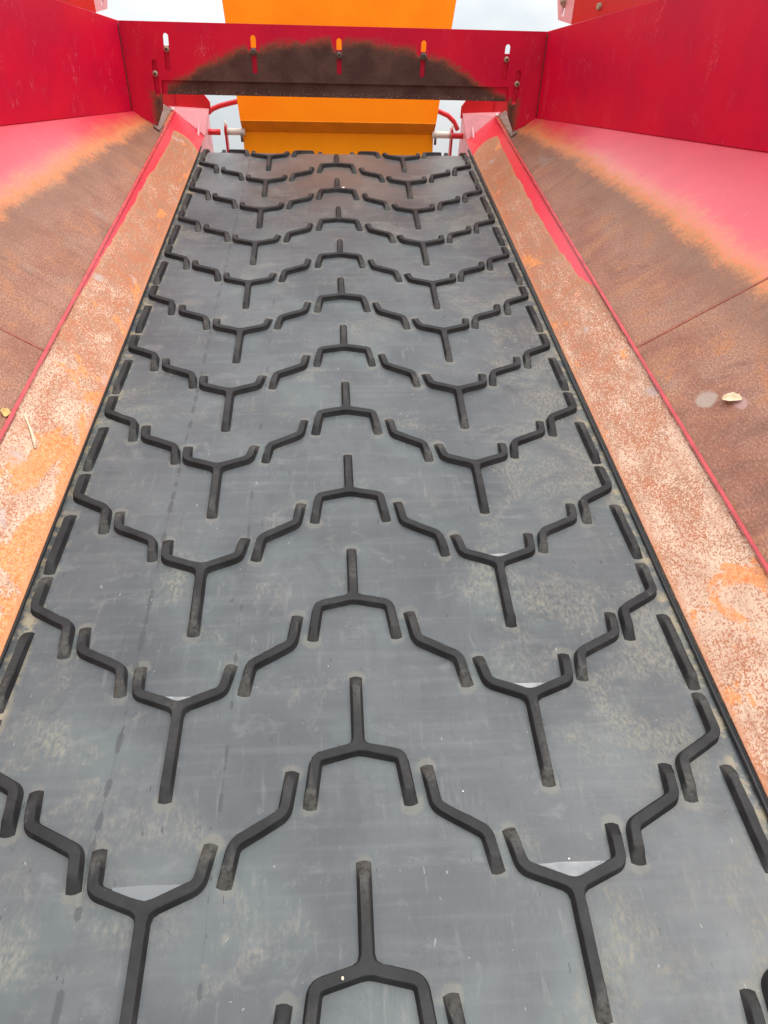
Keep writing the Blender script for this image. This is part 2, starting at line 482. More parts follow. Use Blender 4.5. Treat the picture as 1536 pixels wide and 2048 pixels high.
    return b.done(col, rough, b.bump(hgt, 0.22, 0.004), 0.45)


def make_cleat(name):
    b = Mat(name)
    v, vr = b.obj(True)
    a = b.noise(vr, 5.0, 4, 0.6)
    f = b.noise(vr, 40.0, 3, 0.7)
    col = b.mix(b.step(a, 0.3, 0.7), (0.015, 0.015, 0.0155), (0.030, 0.030, 0.0305))
    e = b.attr('ramp_dust')
    dm = b.ma('MULTIPLY', b.ma('ADD', b.ma('MULTIPLY', e, b.ma('MULTIPLY', b.step(b.noise(vr, 1.7, 2), 0.40, 0.62), 0.6)), b.ma('MULTIPLY', b.step(a, 0.60, 0.80), 0.35)), b.step(f, 0.25, 0.6), clamp=True)
    col = b.mix(b.ma('MULTIPLY', dm, 0.62), col, (0.150, 0.142, 0.118))
    sc = b.noise(vr, 8.0, 4, 0.7, stretch=(1.0, 0.4, 1.0))
    col = b.mix(b.ma('MULTIPLY', b.step(sc, 0.62, 0.76), 0.5), col, (0.110, 0.105, 0.098))
    return b.done(col, b.ma('MULTIPLY_ADD', a, 0.25, 0.46), b.bump(f, 0.2, 0.0012), 0.20)


def make_plain(name, col, rough=0.5, metal=0.0, var=0.25, scale=6.0, spec=0.5):
    b = Mat(name)
    v, vr = b.obj(True)
    n = b.noise(vr, scale, 5, 0.65)
    f = b.noise(vr, scale * 8, 3, 0.7)
    dk = tuple(c * (1 - var) for c in col)
    c = b.mix(b.step(n, 0.3, 0.7), dk, col)
    c = b.mix(b.ma('MULTIPLY', b.step(f, 0.6, 0.75), var), c, tuple(min(1, k * 1.25 + 0.02) for k in col))
    return b.done(c, rough, b.bump(f, 0.15, 0.001), spec, metal)


def make_orange(name):
    b = Mat(name)
    v, vr = b.obj(True)
    x, y, z = b.sep(v)
    n = b.noise(vr, 1.5, 4, 0.6)
    f = b.noise(vr, 9.0, 5, 0.7, stretch=(2.0, 0.5, 1.0))
    c = b.mix(b.step(n, 0.3, 0.7), (0.93, 0.225, 0.0015), (0.94, 0.260, 0.002))
    c = b.mix(b.ma('MULTIPLY', b.step(f, 0.60, 0.75), 0.22), c, (0.62, 0.20, 0.03))
    return b.done(c, 0.5, b.bump(n, 0.2, 0.002), 0.12)


def make_water(name):
    b = Mat(name)
    v, vr = b.obj(True)
    n = b.noise(vr, 6.0, 3)
    b.b.inputs['Transmission Weight'].default_value = 0.55
    b.b.inputs['IOR'].default_value = 1.33
    wc = b.mix(b.step(n, 0.35, 0.65), (0.40, 0.42, 0.43), (0.62, 0.63, 0.63))
    return b.done(wc, 0.03, b.bump(n, 0.05, 0.0006), 0.9)


M_red = make_red('red paint')
M_wing = make_red('wing red paint', 0.26)
M_side = make_side('worn hopper side')
SK_R = [(4.9, 0.62), (5.46, 0.52), (5.8, 0.44), (6.5, 0.405), (7.34, 0.395), (8.5, 0.39), (9.98, 0.415), (10.6, 0.42)]
SK_L = [(3.6, 0.62), (4.3, 0.54), (5.2, 0.50), (6.2, 0.475), (7.2, 0.455), (8.2, 0.44), (9.4, 0.40), (10.6, 0.40)]
M_skirt_r = make_skirt('rusted skirt right', SK_R, 0.0, 0.0)
M_skirt_l = make_skirt('rusted skirt left', SK_L, 0.075, 0.0)
M_end = make_end('muddy end plate')
M_gate = make_end('muddy gate plate', True)
M_belt = make_belt('conveyor rubber')
M_cleat = make_cleat('cleat rubber')
M_seal = make_plain('black seal rubber', (0.022, 0.022, 0.023), 0.45)
M_orange = make_orange('orange paint')
M_orange2 = make_plain('yellow orange paint', (0.93, 0.31, 0.002), 0.5, 0, 0.06, 2.0, 0.12)
M_orange_lip = make_plain('orange with painted shade', (0.74, 0.23, 0.004), 0.5, 0, 0.18, 3.0, 0.12)  # shade of the down-facing lip put into its orange
M_dkred = make_plain('clean red paint', (0.62, 0.006, 0.012), 0.4, 0, 0.1, 3.0)
M_bolt = make_plain('dull zinc bolt', (0.50, 0.36, 0.26), 0.45, 0.3, 0.4, 20)
M_mudbolt = make_plain('muddy bolt', (0.13, 0.085, 0.065), 0.7, 0, 0.4, 20)
M_dark = make_plain('dark socket', (0.03, 0.022, 0.02), 0.7)
M_cream = make_plain('cream shaft paint', (0.70, 0.66, 0.56), 0.4, 0, 0.15, 5.0)
M_leaf = make_plain('dry leaf', (0.80, 0.62, 0.40), 0.7, 0, 0.3, 18)
M_stem = make_plain('dry stem', (0.78, 0.60, 0.42), 0.7, 0, 0.25, 18)
M_seed = make_plain('dry seed husk', (0.72, 0.47, 0.16), 0.7, 0, 0.35, 22)
M_stone = make_plain('pale stone', (0.74, 0.62, 0.46), 0.7, 0, 0.3, 40)
M_white = make_plain('white dropping', (0.78, 0.77, 0.72), 0.7, 0, 0.2, 40)
M_water = make_water('pooled rain water')
wb = Mat('thin wet film')
M_clear = wb.done((0.13, 0.138, 0.142), 0.05, None, 0.8)
M_weld = make_plain('rusty weld', (0.16, 0.012, 0.012), 0.6, 0, 0.4, 20)
M_seam = make_plain('painted seam', (0.46, 0.13, 0.085), 0.5, 0, 0.4, 12)
M_lip = make_plain('scuffed lip paint', (0.66, 0.070, 0.080), 0.4, 0, 0.35, 9)
M_pink = make_plain('red with painted sky sheen', (0.80, 0.34, 0.36), 0.35, 0, 0.16, 4.0)  # pale pink paints the grazing sky gloss into the red base colour
M_tab = make_plain('scraped tab', (0.27, 0.185, 0.15), 0.6, 0, 0.5, 14)
M_ground = make_plain('yard gravel', (0.34, 0.32, 0.29), 0.9, 0, 0.3, 0.5)


# ------------------------------------------------------------------ object helpers
def empty(name, label, cat, group=None):
    o = bpy.data.objects.new(name, None)
    o.empty_display_size = 0.2
    C.objects.link(o)
    o.matrix_world = BASE
    tag(o, label, cat, group)
    return o


def tag(o, label, cat, group=None):
    o['label'] = label
    o['category'] = cat
    if group:
        o['group'] = group
    return o


def link(name, me, parent=None, mat=None, local=None):
    o = bpy.data.objects.new(name, me)
    C.objects.link(o)
    if mat:
        for m in (mat if isinstance(mat, (list, tuple)) else [mat]):
            me.materials.append(m)
    L = local if local is not None else Matrix.Identity(4)
    if parent is not None:
        o.parent = parent
        o.matrix_local = L
    else:
        o.matrix_world = BASE @ L
    return o


def frame(org, A, B):
    """local matrix with x along A, y along B (orthogonalised), z = normal; org in pitches"""
    A = Vector(A).normalized()
    N = A.cross(Vector(B)).normalized()
    Bn = N.cross(A)
    m = Matrix((A, Bn, N)).transposed().to_4x4()
    m.translation = Vector(org) * P
    return m


def to_local(m, p):
    return m.inverted() @ (Vector(p) * P)


def plate(name, parent, m, pts, thick, mat, rim=None, side=-1, bevel=0.0012):
    """flat plate: outline pts in local metres (2-D), thickness in metres toward side*z"""
    bm = bmesh.new()
    n = len(pts)
    top = [bm.verts.new((p[0], p[1], 0)) for p in pts]
    bot = [bm.verts.new((p[0], p[1], side * thick)) for p in pts]
    ft = bm.faces.new(top)
    bm.faces.new(bot[::-1])
    for i in range(n):
        j = (i + 1) % n
        f = bm.faces.new((top[j], top[i], bot[i], bot[j]))
        if rim is not None:
            f.material_index = 1
    bmesh.ops.recalc_face_normals(bm, faces=bm.faces)
    if bevel:
        bmesh.ops.bevel(bm, geom=[e for e in bm.edges], offset=bevel, segments=1, affect='EDGES')
    me = bpy.data.meshes.new(name)
    bm.to_mesh(me)
    bm.free()
    return link(name, me, parent, [mat, rim] if rim is not None else mat, m)


def plate3(name, parent, pts3, A, B, thick, mat, rim=None, side=-1, bevel=0.0012):
    """plate from 3-D corner points in pitches (first point is the local origin)"""
    m = frame(pts3[0], A, B)
    loc = [to_local(m, p) for p in pts3]
    return plate(name, parent, m, [(q.x, q.y) for q in loc], thick, mat, rim, side, bevel)


def holed_plate(name, parent, m, outline, holes, thick, mat):
    """plate with real cut-outs: filled 2-D curve turned to mesh"""
    cu = bpy.data.curves.new('tmp', 'CURVE')
    cu.dimensions = '2D'
    cu.fill_mode = 'BOTH'
    cu.extrude = thick / 2
    cu.bevel_depth = 0.0
    for loop in [outline] + holes:
        sp = cu.splines.new('POLY')
        sp.points.add(len(loop) - 1)
        for q, p in zip(sp.points, loop):
            q.co = (p[0], p[1], 0, 1)
        sp.use_cyclic_u = True
    tmp = bpy.data.objects.new('tmp', cu)
    C.objects.link(tmp)
    dg = bpy.context.evaluated_depsgraph_get()
    me = bpy.data.meshes.new_from_object(tmp.evaluated_get(dg))
    bpy.data.objects.remove(tmp)
    bpy.data.curves.remove(cu)
    me.materials.clear()
    for v in me.vertices:
        v.co.z -= thick / 2
    me.name = name
    return link(name, me, parent, mat, m)


def box_bm(bm, x0, x1, y0, y1, z0, z1):
    v = [bm.verts.new(c) for c in ((x0, y0, z0), (x1, y0, z0), (x1, y1, z0), (x0, y1, z0), (x0, y0, z1), (x1, y0, z1), (x1, y1, z1), (x0, y1, z1))]
    for f in ((0, 3, 2, 1), (4, 5, 6, 7), (0, 1, 5, 4), (1, 2, 6, 5), (2, 3, 7, 6), (3, 0, 4, 7)):
        bm.faces.new([v[i] for i in f])


def mesh_of(bm, name, smooth=False):
    me = bpy.data.meshes.new(name)
    bmesh.ops.recalc_face_normals(bm, faces=bm.faces)
    bm.to_mesh(me)
    bm.free()
    if smooth:
        me.polygons.foreach_set('use_smooth', [True] * len(me.polygons))
    return me


def tube_bm(pts, rad, seg=12, flat=1.0):
    bm = bmesh.new()
    rings = []
    n = len(pts)
    rads = rad if isinstance(rad, (list, tuple)) else [rad] * n
    prev = None
    for i, p in enumerate(pts):
        t = (pts[min(i + 1, n - 1)] - pts[max(i - 1, 0)]).normalized()
        if prev is None:
            a = t.orthogonal().normalized()
        else:
            a = (prev - t * prev.dot(t)).normalized()
        prev = a
        c = t.cross(a)
        rings.append([bm.verts.new(p + (a * math.cos(k / seg * 6.28318) + c * math.sin(k / seg * 6.28318) * flat) * rads[i]) for k in range(seg)])
    for r0, r1 in zip(rings, rings[1:]):
        for k in range(seg):
            bm.faces.new((r0[k], r0[(k + 1) % seg], r1[(k + 1) % seg], r1[k]))
    bm.faces.new(rings[0][::-1])
    bm.faces.new(rings[-1])
    return bm


def lathe_mesh(name, prof, seg=20, mats=None):
    """profile [(r, z, mat)] spun round z"""
    bm = bmesh.new()
    rings = [[bm.verts.new((r * math.cos(k / seg * 6.28318), r * math.sin(k / seg * 6.28318), z)) for k in range(seg)] for r, z, _ in prof]
    for i in range(len(prof) - 1):
        for k in range(seg):
            f = bm.faces.new((rings[i][k], rings[i][(k + 1) % seg], rings[i + 1][(k + 1) % seg], rings[i + 1][k]))
            f.material_index = prof[i + 1][2]
    f = bm.faces.new(rings[-1])
    f.material_index = prof[-1][2]
    me = bpy.data.meshes.new(name)
    bm.to_mesh(me)
    bm.free()
    for m in mats or []:
        me.materials.append(m)
    return me


# ------------------------------------------------------------------ ground
bm = bmesh.new()
q = [bm.verts.new(c) for c in ((-600, -600, 0), (600, -600, 0), (600, 600, 0), (-600, 600, 0))]
bm.faces.new(q)
g = bpy.data.objects.new('ground', mesh_of(bm, 'ground'))
g.data.materials.append(M_ground)
C.objects.link(g)
g['kind'] = 'structure'

# ------------------------------------------------------------------ conveyor belt
V0, RD = 10.41, 0.71            # start of the wrap round the head drum, drum radius (pitches)


def wrap(u, v, w):
    """belt coordinates -> belt-frame point, bending over the head drum"""
    if v <= V0:
        return Vector((u, v, w)) * P
    a = (v - V0) / RD
    if a > math.pi:
        e = (a - math.pi) * RD
        return Vector((u, V0 - e, -2 * RD - w)) * P
    return Vector((u, V0 + (RD + w) * math.sin(a), -RD + (RD + w) * math.cos(a))) * P


HW, HT = 0.0285, 0.046           # cleat half width at the base, height


def smooth_path(pts, r):
    """round the corners of a polyline"""
    pts = [np.array(p, float) for p in pts]
    out = [pts[0]]
    for a, b, c in zip(pts, pts[1:], pts[2:]):
        la, lc = np.linalg.norm(a - b), np.linalg.norm(c - b)
        d = min(r, la * 0.48, lc * 0.48)
        p0, p1 = b + (a - b) / la * d, b + (c - b) / lc * d
        for t in np.linspace(0, 1, 6):
            out.append((1 - t) ** 2 * p0 + 2 * t * (1 - t) * b + t * t * p1)
    e = pts[-1] - pts[-2]
    out.append(pts[-1] - e / np.linalg.norm(e) * 0.088)
    out.append(pts[-1])
    return out


def resample_len(path, cut):
    """path shortened by cut at its far end, same point count"""
    path = [np.array(p) for p in path]
    n = len(path)
    last = path[-1] - path[-2]
    L = np.linalg.norm(last)
    res = path[:-1] + [path[-1] - last / L * min(cut, L * 0.85)]
    return res


def offset_sides(path, hw):
    L, R = [], []
    n = len(path)
    for i, p in enumerate(path):
        a, b = path[max(i - 1, 0)], path[min(i + 1, n - 1)]
        t = (b - a) / np.linalg.norm(b - a)
        nn = np.array([-t[1], t[0]])
        L.append(p + nn * hw)
        R.append(p - nn * hw)
    return L, R


def outline(j, arms, hw, cut):
    """closed outline round a junction j with rounded crotches; arms in counter-clockwise order"""
    res = []
    k = len(arms)
    data = []
    for arm in arms:
        path = resample_len(arm, cut)
        data.append(offset_sides(path, hw))
    for i in range(k):
        L, R = data[i]
        arm = arms[i]
        t = (arm[-1] - arm[-2]) / np.linalg.norm(arm[-1] - arm[-2])
        tip = (L[-1] + R[-1]) / 2 + t * hw * 0.35
        res += [(p, 's') for p in R[1:-1]]
        res += [(R[-1], 'e'), (R[-1] * 0.65 + L[-1] * 0.35 + t * hw * 0.22, 'e'), (R[-1] * 0.35 + L[-1] * 0.65 + t * hw * 0.22, 'e'), (L[-1], 'e')]
        res += [(p, 's') for p in L[1:-1][::-1]]
        # crotch between arm i (left side) and the next arm (right side)
        p0 = L[1]
        p3 = data[(i + 1) % k][1][1]
        a0 = (arms[i][1] - arms[i][0])
        a1 = (arms[(i + 1) % k][1] - arms[(i + 1) % k][0])
        a0, a1 = a0 / np.linalg.norm(a0), a1 / np.linalg.norm(a1)
        cr_ = a0[0] * a1[1] - a0[1] * a1[0]
        q0 = j + np.array([-a0[1], a0[0]]) * hw
        q1 = j - np.array([-a1[1], a1[0]]) * hw
        if abs(cr_) < 0.15:
            x = (q0 + q1) / 2
        else:
            d = q1 - q0
            s_ = (d[0] * a1[1] - d[1] * a1[0]) / cr_
            x = q0 + a0 * s_
        ang = math.atan2(cr_, a0 @ a1) % (2 * math.pi)
        if ang > math.pi * 1.02:
            res += [(x, 's')] * 0 + [(x + (p0 - x) * 0.15, 's'), (x, 's'), (x + (p3 - x) * 0.15, 's')]
        else:
            f0, f1 = x + a0 * 0.030, x + a1 * 0.030
            res += [(f0, 's'), (f0 * 0.25 + x * 0.5 + f1 * 0.25, 's'), (f1, 's')]
    return res


def densify(path):
    """start every arm with a point close to the junction so that crotches stay tidy"""
    d = path[1] - path[0]
    L = np.linalg.norm(d)
    return [path[0], path[0] + d / L * min(0.095, L * 0.5)] + path[1:]


def cleat_mesh(name, j, arms, v_shift=None, wear=0):
    """raised rubber cleat: rings of outline lofted up to a flat top"""
    j = np.array(j, float)
    A = []
    for a in arms:
        A.append(densify(smooth_path([j] + [np.array(p, float) for p in a], 0.036)))
    A.sort(key=lambda p: math.atan2(*(p[1] - p[0])[::-1]))
    wr = random.Random(wear * 101 + len(arms) * 7 + int(j[0] * 1000))
    rings = [(HW * 1.45, -0.006, -0.012), (HW * 1.12, 0.006, -0.001), (HW * 0.93, HT * 0.80, 0.046), (HW * 0.86, HT * 0.96, 0.060), (HW * 0.74, HT, 0.068)]
    ph = [wr.uniform(0, 6.28) for _ in range(4)]
    bm = bmesh.new()
    lay = bm.verts.layers.float.new('ramp_dust')
    vr = []
    for ri, (hw, z, cut) in enumerate(rings):
        ring = []
        for pi, (p, kind) in enumerate(outline(j, A, hw, cut)):
            if ri >= 2:
                # worn and nicked rim
                k_ = 0.0016 * math.sin(p[0] * 31 + ph[0]) * math.cos(p[1] * 27 + ph[1])
                p = p + np.array([k_ + wr.gauss(0, 0.0009), 0.8 * k_ + wr.gauss(0, 0.0009)])
                z = rings[ri][1] - ((abs(0.0022 * math.sin(p[0] * 9 + p[1] * 13 + ph[2])) + (wr.random() < 0.06) * wr.uniform(0, 0.004)) if ri < 4 else 0.0)
            if v_shift is None:
                co = Vector((p[0] * P, p[1] * P, z * P))
            else:
                co = wrap(p[0], p[1] + v_shift, z)
            vt = bm.verts.new(co)
            vt[lay] = 1.0 if kind == 'e' else 0.0
            ring.append(vt)
        vr.append(ring)
    n = len(vr[0])
    for a, b_ in zip(vr, vr[1:]):
        for i in range(n):
            k = (i + 1) % n
            bm.faces.new((a[i], a[k], b_[k], b_[i]))
    bm.faces.new(vr[-1])
    bmesh.ops.recalc_face_normals(bm, faces=bm.faces)
    me = bpy.data.meshes.new(name)
    bm.to_mesh(me)
    bm.free()
    me.polygons.foreach_set('use_smooth', [True] * len(me.polygons))
    me.polygons[-1].use_smooth = False
    me.materials.append(M_cleat)
    return me


# one period of the tread, right half (u, v relative to the row); junction + arms
PAT = {
    'centre': ((0, 0), [[(0, 0.43)], [(0.222, -0.055), (0.252, -0.30)], [(-0.222, -0.055), (-0.252, -0.30)]]),
    'inner': ((0.490, -0.395), [[(0.375, -0.325), (0.345, -0.115)], [(0.605, -0.462), (0.632, -0.640)]]),
    'fork': ((0.978, -0.725), [[(0.752, -0.632), (0.718, -0.455)], [(1.218, -0.632), (1.232, -0.455)], [(0.968, -1.235)]]),
    'outer': ((1.455, -0.400), [[(1.582, -0.338), (1.605, -0.165)], [(1.330, -0.462), (1.306, -0.630)]]),
    'edge': ((1.820, -0.080), [[(1.938, -0.012), (1.940, 0.245)], [(1.700, -0.145), (1.680, -0.355)]]),
    'bar': ((1.935, -0.450), [[(1.930, -0.185)], [(1.942, -0.705)]]),
}


def mirror(sh):
    (ju, jv), arms = sh
    return ((-ju, jv), [[(-u, v) for u, v in a] for a in arms])


SHAPES = {}
for k, sh in PAT.items():
    SHAPES[k] = sh
    if k != 'centre':
        SHAPES[k + '_m'] = mirror(sh)

# belt sheet: fine grid carrying the dust that packs round the cleats
UH = 2.10
us = np.linspace(-UH, UH, 150)
vs_ = np.concatenate([np.arange(-1.6, V0, 0.033), np.linspace(V0, V0 + RD * math.pi, 40), np.linspace(V0 + RD * math.pi + 0.1, V0 + RD * math.pi + 11.9, 30)])
UU, VV = np.meshgrid(us, vs_)
dust = np.zeros_like(UU)
for row in range(-1, 12):
    for k, (j, arms) in SHAPES.items():
        for arm in arms:
            pts = [np.array(j)] + [np.array(p) for p in arm]
            for a, b_ in zip(pts, pts[1:]):
                a, b_ = a + (0, row), b_ + (0, row)
                lo, hi = np.minimum(a, b_) - 0.2, np.maximum(a, b_) + 0.2
                rows = np.where((vs_ > lo[1]) & (vs_ < hi[1]))[0]
                cols = np.where((us > lo[0]) & (us < hi[0]))[0]
                if len(rows) == 0 or len(cols) == 0:
                    continue
                sl = np.ix_(rows, cols)
                d = b_ - a
                t = np.clip(((UU[sl] - a[0]) * d[0] + (VV[sl] - a[1]) * d[1]) / (d @ d), 0, 1)
                dist = np.hypot(UU[sl] - a[0] - t * d[0], VV[sl] - a[1] - t * d[1])
                dust[sl] = np.maximum(dust[sl], 0.35 * np.clip(1 - (dist - HW) / 0.035, 0, 1))
            e = pts[-1] + (0, row)
            rows = np.where(np.abs(vs_ - e[1]) < 0.2)[0]
            cols = np.where(np.abs(us - e[0]) < 0.2)[0]
            if len(rows) and len(cols):
                sl = np.ix_(rows, cols)
                dist = np.hypot(UU[sl] - e[0], VV[sl] - e[1])
                dust[sl] = np.maximum(dust[sl], np.clip(1 - (dist - HW * 0.9) / 0.055, 0, 1) * rng.uniform(0.45, 1.0))
nv, nu = UU.shape
co = []
for i in range(nv):
    for k in range(nu):
        co.append(wrap(us[k], vs_[i], 0.0))
bot = [wrap(us[k], vs_[i], -0.045) for i in range(nv) for k in (0, nu - 1)]
faces = [(i * nu + k, i * nu + k + 1, (i + 1) * nu + k + 1, (i + 1) * nu + k) for i in range(nv - 1) for k in range(nu - 1)]
nb = nv * nu
for i in range(nv - 1):
    a0, a1, b0, b1 = nb + 2 * i, nb + 2 * i + 1, nb + 2 * i + 2, nb + 2 * i + 3
    faces.append((a1, a0, b0, b1))
    faces.append((i * nu, (i + 1) * nu, b0, a0))
    faces.append(((i + 1) * nu + nu - 1, i * nu + nu - 1, a1, b1))
me = bpy.data.meshes.new('conveyor_belt')
me.from_pydata(co + bot, [], faces)
me.polygons.foreach_set('use_smooth', [True] * len(me.polygons))
at = me.attributes.new('cleat_dust', 'FLOAT', 'POINT')
at.data.foreach_set('value', np.concatenate([dust.ravel(), np.zeros(len(bot))]).astype(np.float32))
belt = link('conveyor_belt', me, None, M_belt)
tag(belt, 'wide black rubber feeder belt with raised chevron cleats running up between the rusty skirts', 'conveyor belt')

SHARED = {(k, n): cleat_mesh('cleat', *sh, wear=n) for k, sh in SHAPES.items() for n in range(4)}
first = {}
for row in range(0, 12):
    for k, (j, arms) in SHAPES.items():
        vmax = max([j[1]] + [p[1] for a in arms for p in a]) + row
        if vmax < -0.35:
            continue
        if vmax > V0 - 0.02:
            o = link('cleat', cleat_mesh('cleat', j, arms, row, row), belt)
        else:
            kn = (k, (row * 3 + len(k)) % 4)
            if kn not in first:
                o = bpy.data.objects.new('cleat', SHARED[kn])
                first[kn] = o
            else:
                o = first[kn].copy()
            C.objects.link(o)
            o.parent = belt
            piv = Vector((j[0] * P, j[1] * P, 0))
            R = Matrix.Rotation(random.gauss(0, 0.006), 4, 'Z')
            T = Matrix.Translation((random.gauss(0, 0.0007), row * P + random.gauss(0, 0.0009), random.uniform(-0.0012, 0.0003)))
            o.matrix_local = T @ Matrix.Translation(piv) @ R @ Matrix.Translation(-piv)

# ------------------------------------------------------------------ feed hopper
hop = empty('feed_hopper', 'red steel feed hopper with rusty sloping sides around the rubber belt', 'hopper')
I0, W0, UF, HF, DROP = 2.008, 0.06, 2.424, 0.41, 0.030
A35 = math.radians(35)
SEAM = 4.34
VN, VE = -1.5, 10.07


def sgn(s, p):
    return (CX + s * p[0], p[1], p[2])


for s in (1, -1):
    I0 = 2.008 if s > 0 else 2.034
    # rusted skirt plate, inner edge at the belt
    A, B = (0, 1, 0), (s * (UF - I0), 0, HF - W0)
    m = frame(sgn(s, (I0, 0, W0)), A, B)
    L = math.hypot(UF - I0, HF - W0)
    pts = [(VN * P, 0), (11.06 * P, 0), (11.06 * P, L * P), (VN * P, L * P)]
    up_is = 1 if m.col[2].z > 0 else -1
    o = plate('skirt_plate', hop, m, pts, 0.008, M_skirt_r if s > 0 else M_skirt_l, None, -up_is)
    o['label'] = ('rusty speckled skirt along the right belt edge' if s > 0 else 'rusty skirt along the left belt edge with large bright orange patches')
    # folded red lip along the skirt's outer edge
    bm = bmesh.new()
    box_bm(bm, VN * P, 10.98 * P, (L - 0.012) * P, (L + 0.014) * P, up_is * 0.001, up_is * 0.0075)
    bmesh.ops.bevel(bm, geom=list(bm.edges), offset=0.0015, segments=2, affect='EDGES')
    link('fold_lip', mesh_of(bm, 'fold_lip'), hop, M_lip, m)
    # black rubber seal between skirt and belt
    ps = [Vector((CX + s * (2.006 if s > 0 else 2.056), v, 0.014 + 0.004 * math.sin(v * 2.3) + random.uniform(-0.003, 0.003))) * P for v in np.linspace(VN, 10.75, 90)]
    link('seal_strip', mesh_of(tube_bm(ps, 0.0165 * P, 8), 'seal_strip', True), hop, M_seal)
    # sloping side, two sheets meeting at a seam
    for v0, v1, dz in ((VN, SEAM - 0.002, 0.0), (SEAM + 0.002, 10.12, 0.003)):
        B = (s * math.cos(A35), 0, math.sin(A35))
        m = frame(sgn(s, (UF + 0.012, 0, HF - DROP)), A, B)
        up_is = 1 if m.col[2].z > 0 else -1
        m = m @ Matrix.Translation((0, 0, up_is * dz))
        far = 2.95
        if v0 < 0:
            pts = [(v0 * P, 0), (v1 * P, 0), (v1 * P, far * P), (v0 * P, far * P)]
        else:
            # upper edge follows the wing plate
            pts = [(v0 * P, 0), (11.0 * P, 0), (11.0 * P, 0.15 * P), (v1 * P, 0.19 * P), (v1 * P, 0.54 * P), (10.05 * P, 0.60 * P), (v0 * P, (0.60 + (10.05 - v0) * 0.345) * P)]
        plate('side_plate', hop, m, pts, 0.008, M_side, M_red, -up_is)
    B = (s * math.cos(A35), 0, math.sin(A35))
    m = frame(sgn(s, (UF + 0.012, 0, HF - DROP)), (0, 1, 0), B)
    up_is = 1 if m.col[2].z > 0 else -1
    ps = [Vector((SEAM * P - 0.001, t * P, up_is * (0.0006 + random.uniform(-0.0004, 0.0004)))) for t in np.linspace(0.0, 2.0, 60)]
    link('seam_weld', mesh_of(tube_bm(ps, 0.0022, 8), 'seam_weld', True), hop, M_seam, m)
    # wing plate standing on the slope
    bot0 = Vector(sgn(s, (2.80, 10.055, HF + (2.80 - UF) * math.tan(A35) - 0.02)))
    dirb = Vector((s * 0.266, -0.945, 0.188)).normalized()
    upv = Vector((0, 0.13, 0.99))
    m = frame(bot0, dirb, upv)
    bot0 = bot0 - dirb * 0.07
    b1 = bot0 + dirb * 12.2
    t0 = bot0 + upv * 1.01
    t1 = Vector(sgn(s, (3.25, 8.65, 2.145)))
    dt = (t1 - t0)
    t2 = t0 + dt * 3.2
    t3 = b1 + upv * 1.7
    inv = m.inverted()
    loc = [inv @ (p * P) for p in (bot0, b1, t3, t2, t0)]
    face = 1 if (m.col[2].to_3d().x * s) < 0 else -1
    o = plate('wing_plate', hop, m, [(q.x, q.y) for q in loc], 0.008, M_wing, None, -face)
    # corner weld between wing and end plate
    wp = [bot0 + dirb * 0.075 + upv * t + Vector((-s * 0.004, 0.0, 0)) for t in np.linspace(0.02, 0.99, 30)]
    wp = [(p + Vector((random.gauss(0, 0.0015), random.gauss(0, 0.0015), 0))) * P for p in wp]
    link('corner_weld', mesh_of(tube_bm(wp, 0.009 * P, 8), 'corner_weld', True), hop, M_weld)
    # extension panel bolted above the wing, with an end flange
    out = Vector((s * 0.09, 0.0, 0.0)) + Vector((0, 0, 0.02))
    e0 = t0 + dt * (0.285 if s > 0 else 0.235) + out
    e1 = t0 + dt * 2.6 + out
    ext = plate3('extension_panel', hop, [e0, e1, e1 + upv * 0.9, e0 + upv * 0.9], e1 - e0, upv, 0.008, M_dkred, None, 1 if s > 0 else -1)
    fd = Vector((-s * 0.05, 0.98, -0.02)).normalized()
    fl = 0.80
    pts3 = [e0 + Vector((0, 0.012, 0)), e0 + fd * fl * 0.7 + upv * -0.03, e0 + fd * fl + upv * 0.3, e0 + fd * fl * 0.9 + upv * 0.9, e0 + Vector((0, 0.012, 0)) + upv * 0.9]
    m2 = frame(pts3[0], fd, upv)
    loc = [to_local(m2, p) for p in pts3]
    a_, b_ = 0.40 * P, 0.0
    slot = [(a_ - 0.05 * P, 0.03 * P), (a_ + 0.05 * P, 0.03 * P), (a_ + 0.05 * P, 0.12 * P), (a_ - 0.05 * P, 0.12 * P)]
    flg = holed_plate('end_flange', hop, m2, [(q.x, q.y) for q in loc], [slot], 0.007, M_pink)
    bl = lathe_mesh('bolt', [(0.0001, -0.004, 0), (0.062 * P, -0.004, 0), (0.062 * P, 0.003, 0), (0.040 * P, 0.004, 0), (0.034 * P, 0.012, 0), (0.015 * P, 0.013, 0)], 16, [M_bolt])
    bm2 = m2 @ Matrix.Translation((a_, 0.185 * P, 0.004 if s < 0 else -0.011)) @ Matrix.Rotation(0 if s < 0 else math.pi, 4, 'X')
    link('bolt', bl, hop, None, bm2)
    # bolt through the extension panel
    mm = ext.matrix_local
    zs = 1 if (mm.col[2].x * s) < 0 else -1
    link('bolt', bl.copy(), hop, None, mm @ Matrix.Translation((0.60 * P, 0.10 * P, zs * 0.004)) @ Matrix.Rotation(0 if zs > 0 else math.pi, 4, 'X'))
    # pink flap that closes the top of the skirt, and the bracket standing on it
    F0, I1, Q = sgn(s, (2.445, 11.05, 0.418)), sgn(s, (2.022, 11.05, 0.072)), sgn(s, (1.955, 11.32, 0.375))
    F1 = sgn(s, (2.56, 11.32, 0.405))
    bm = bmesh.new()
    vv = [bm.verts.new(Vector(p) * P) for p in (F0, I1, Q, F1)]
    bm.faces.new((vv[0], vv[1], vv[2]))
    bm.faces.new((vv[0], vv[2], vv[3]))
    r = bmesh.ops.extrude_face_region(bm, geom=list(bm.faces))
    for v in r['geom']:
        if isinstance(v, bmesh.types.BMVert):
            v.co += Vector((0, 0.006, -0.006))
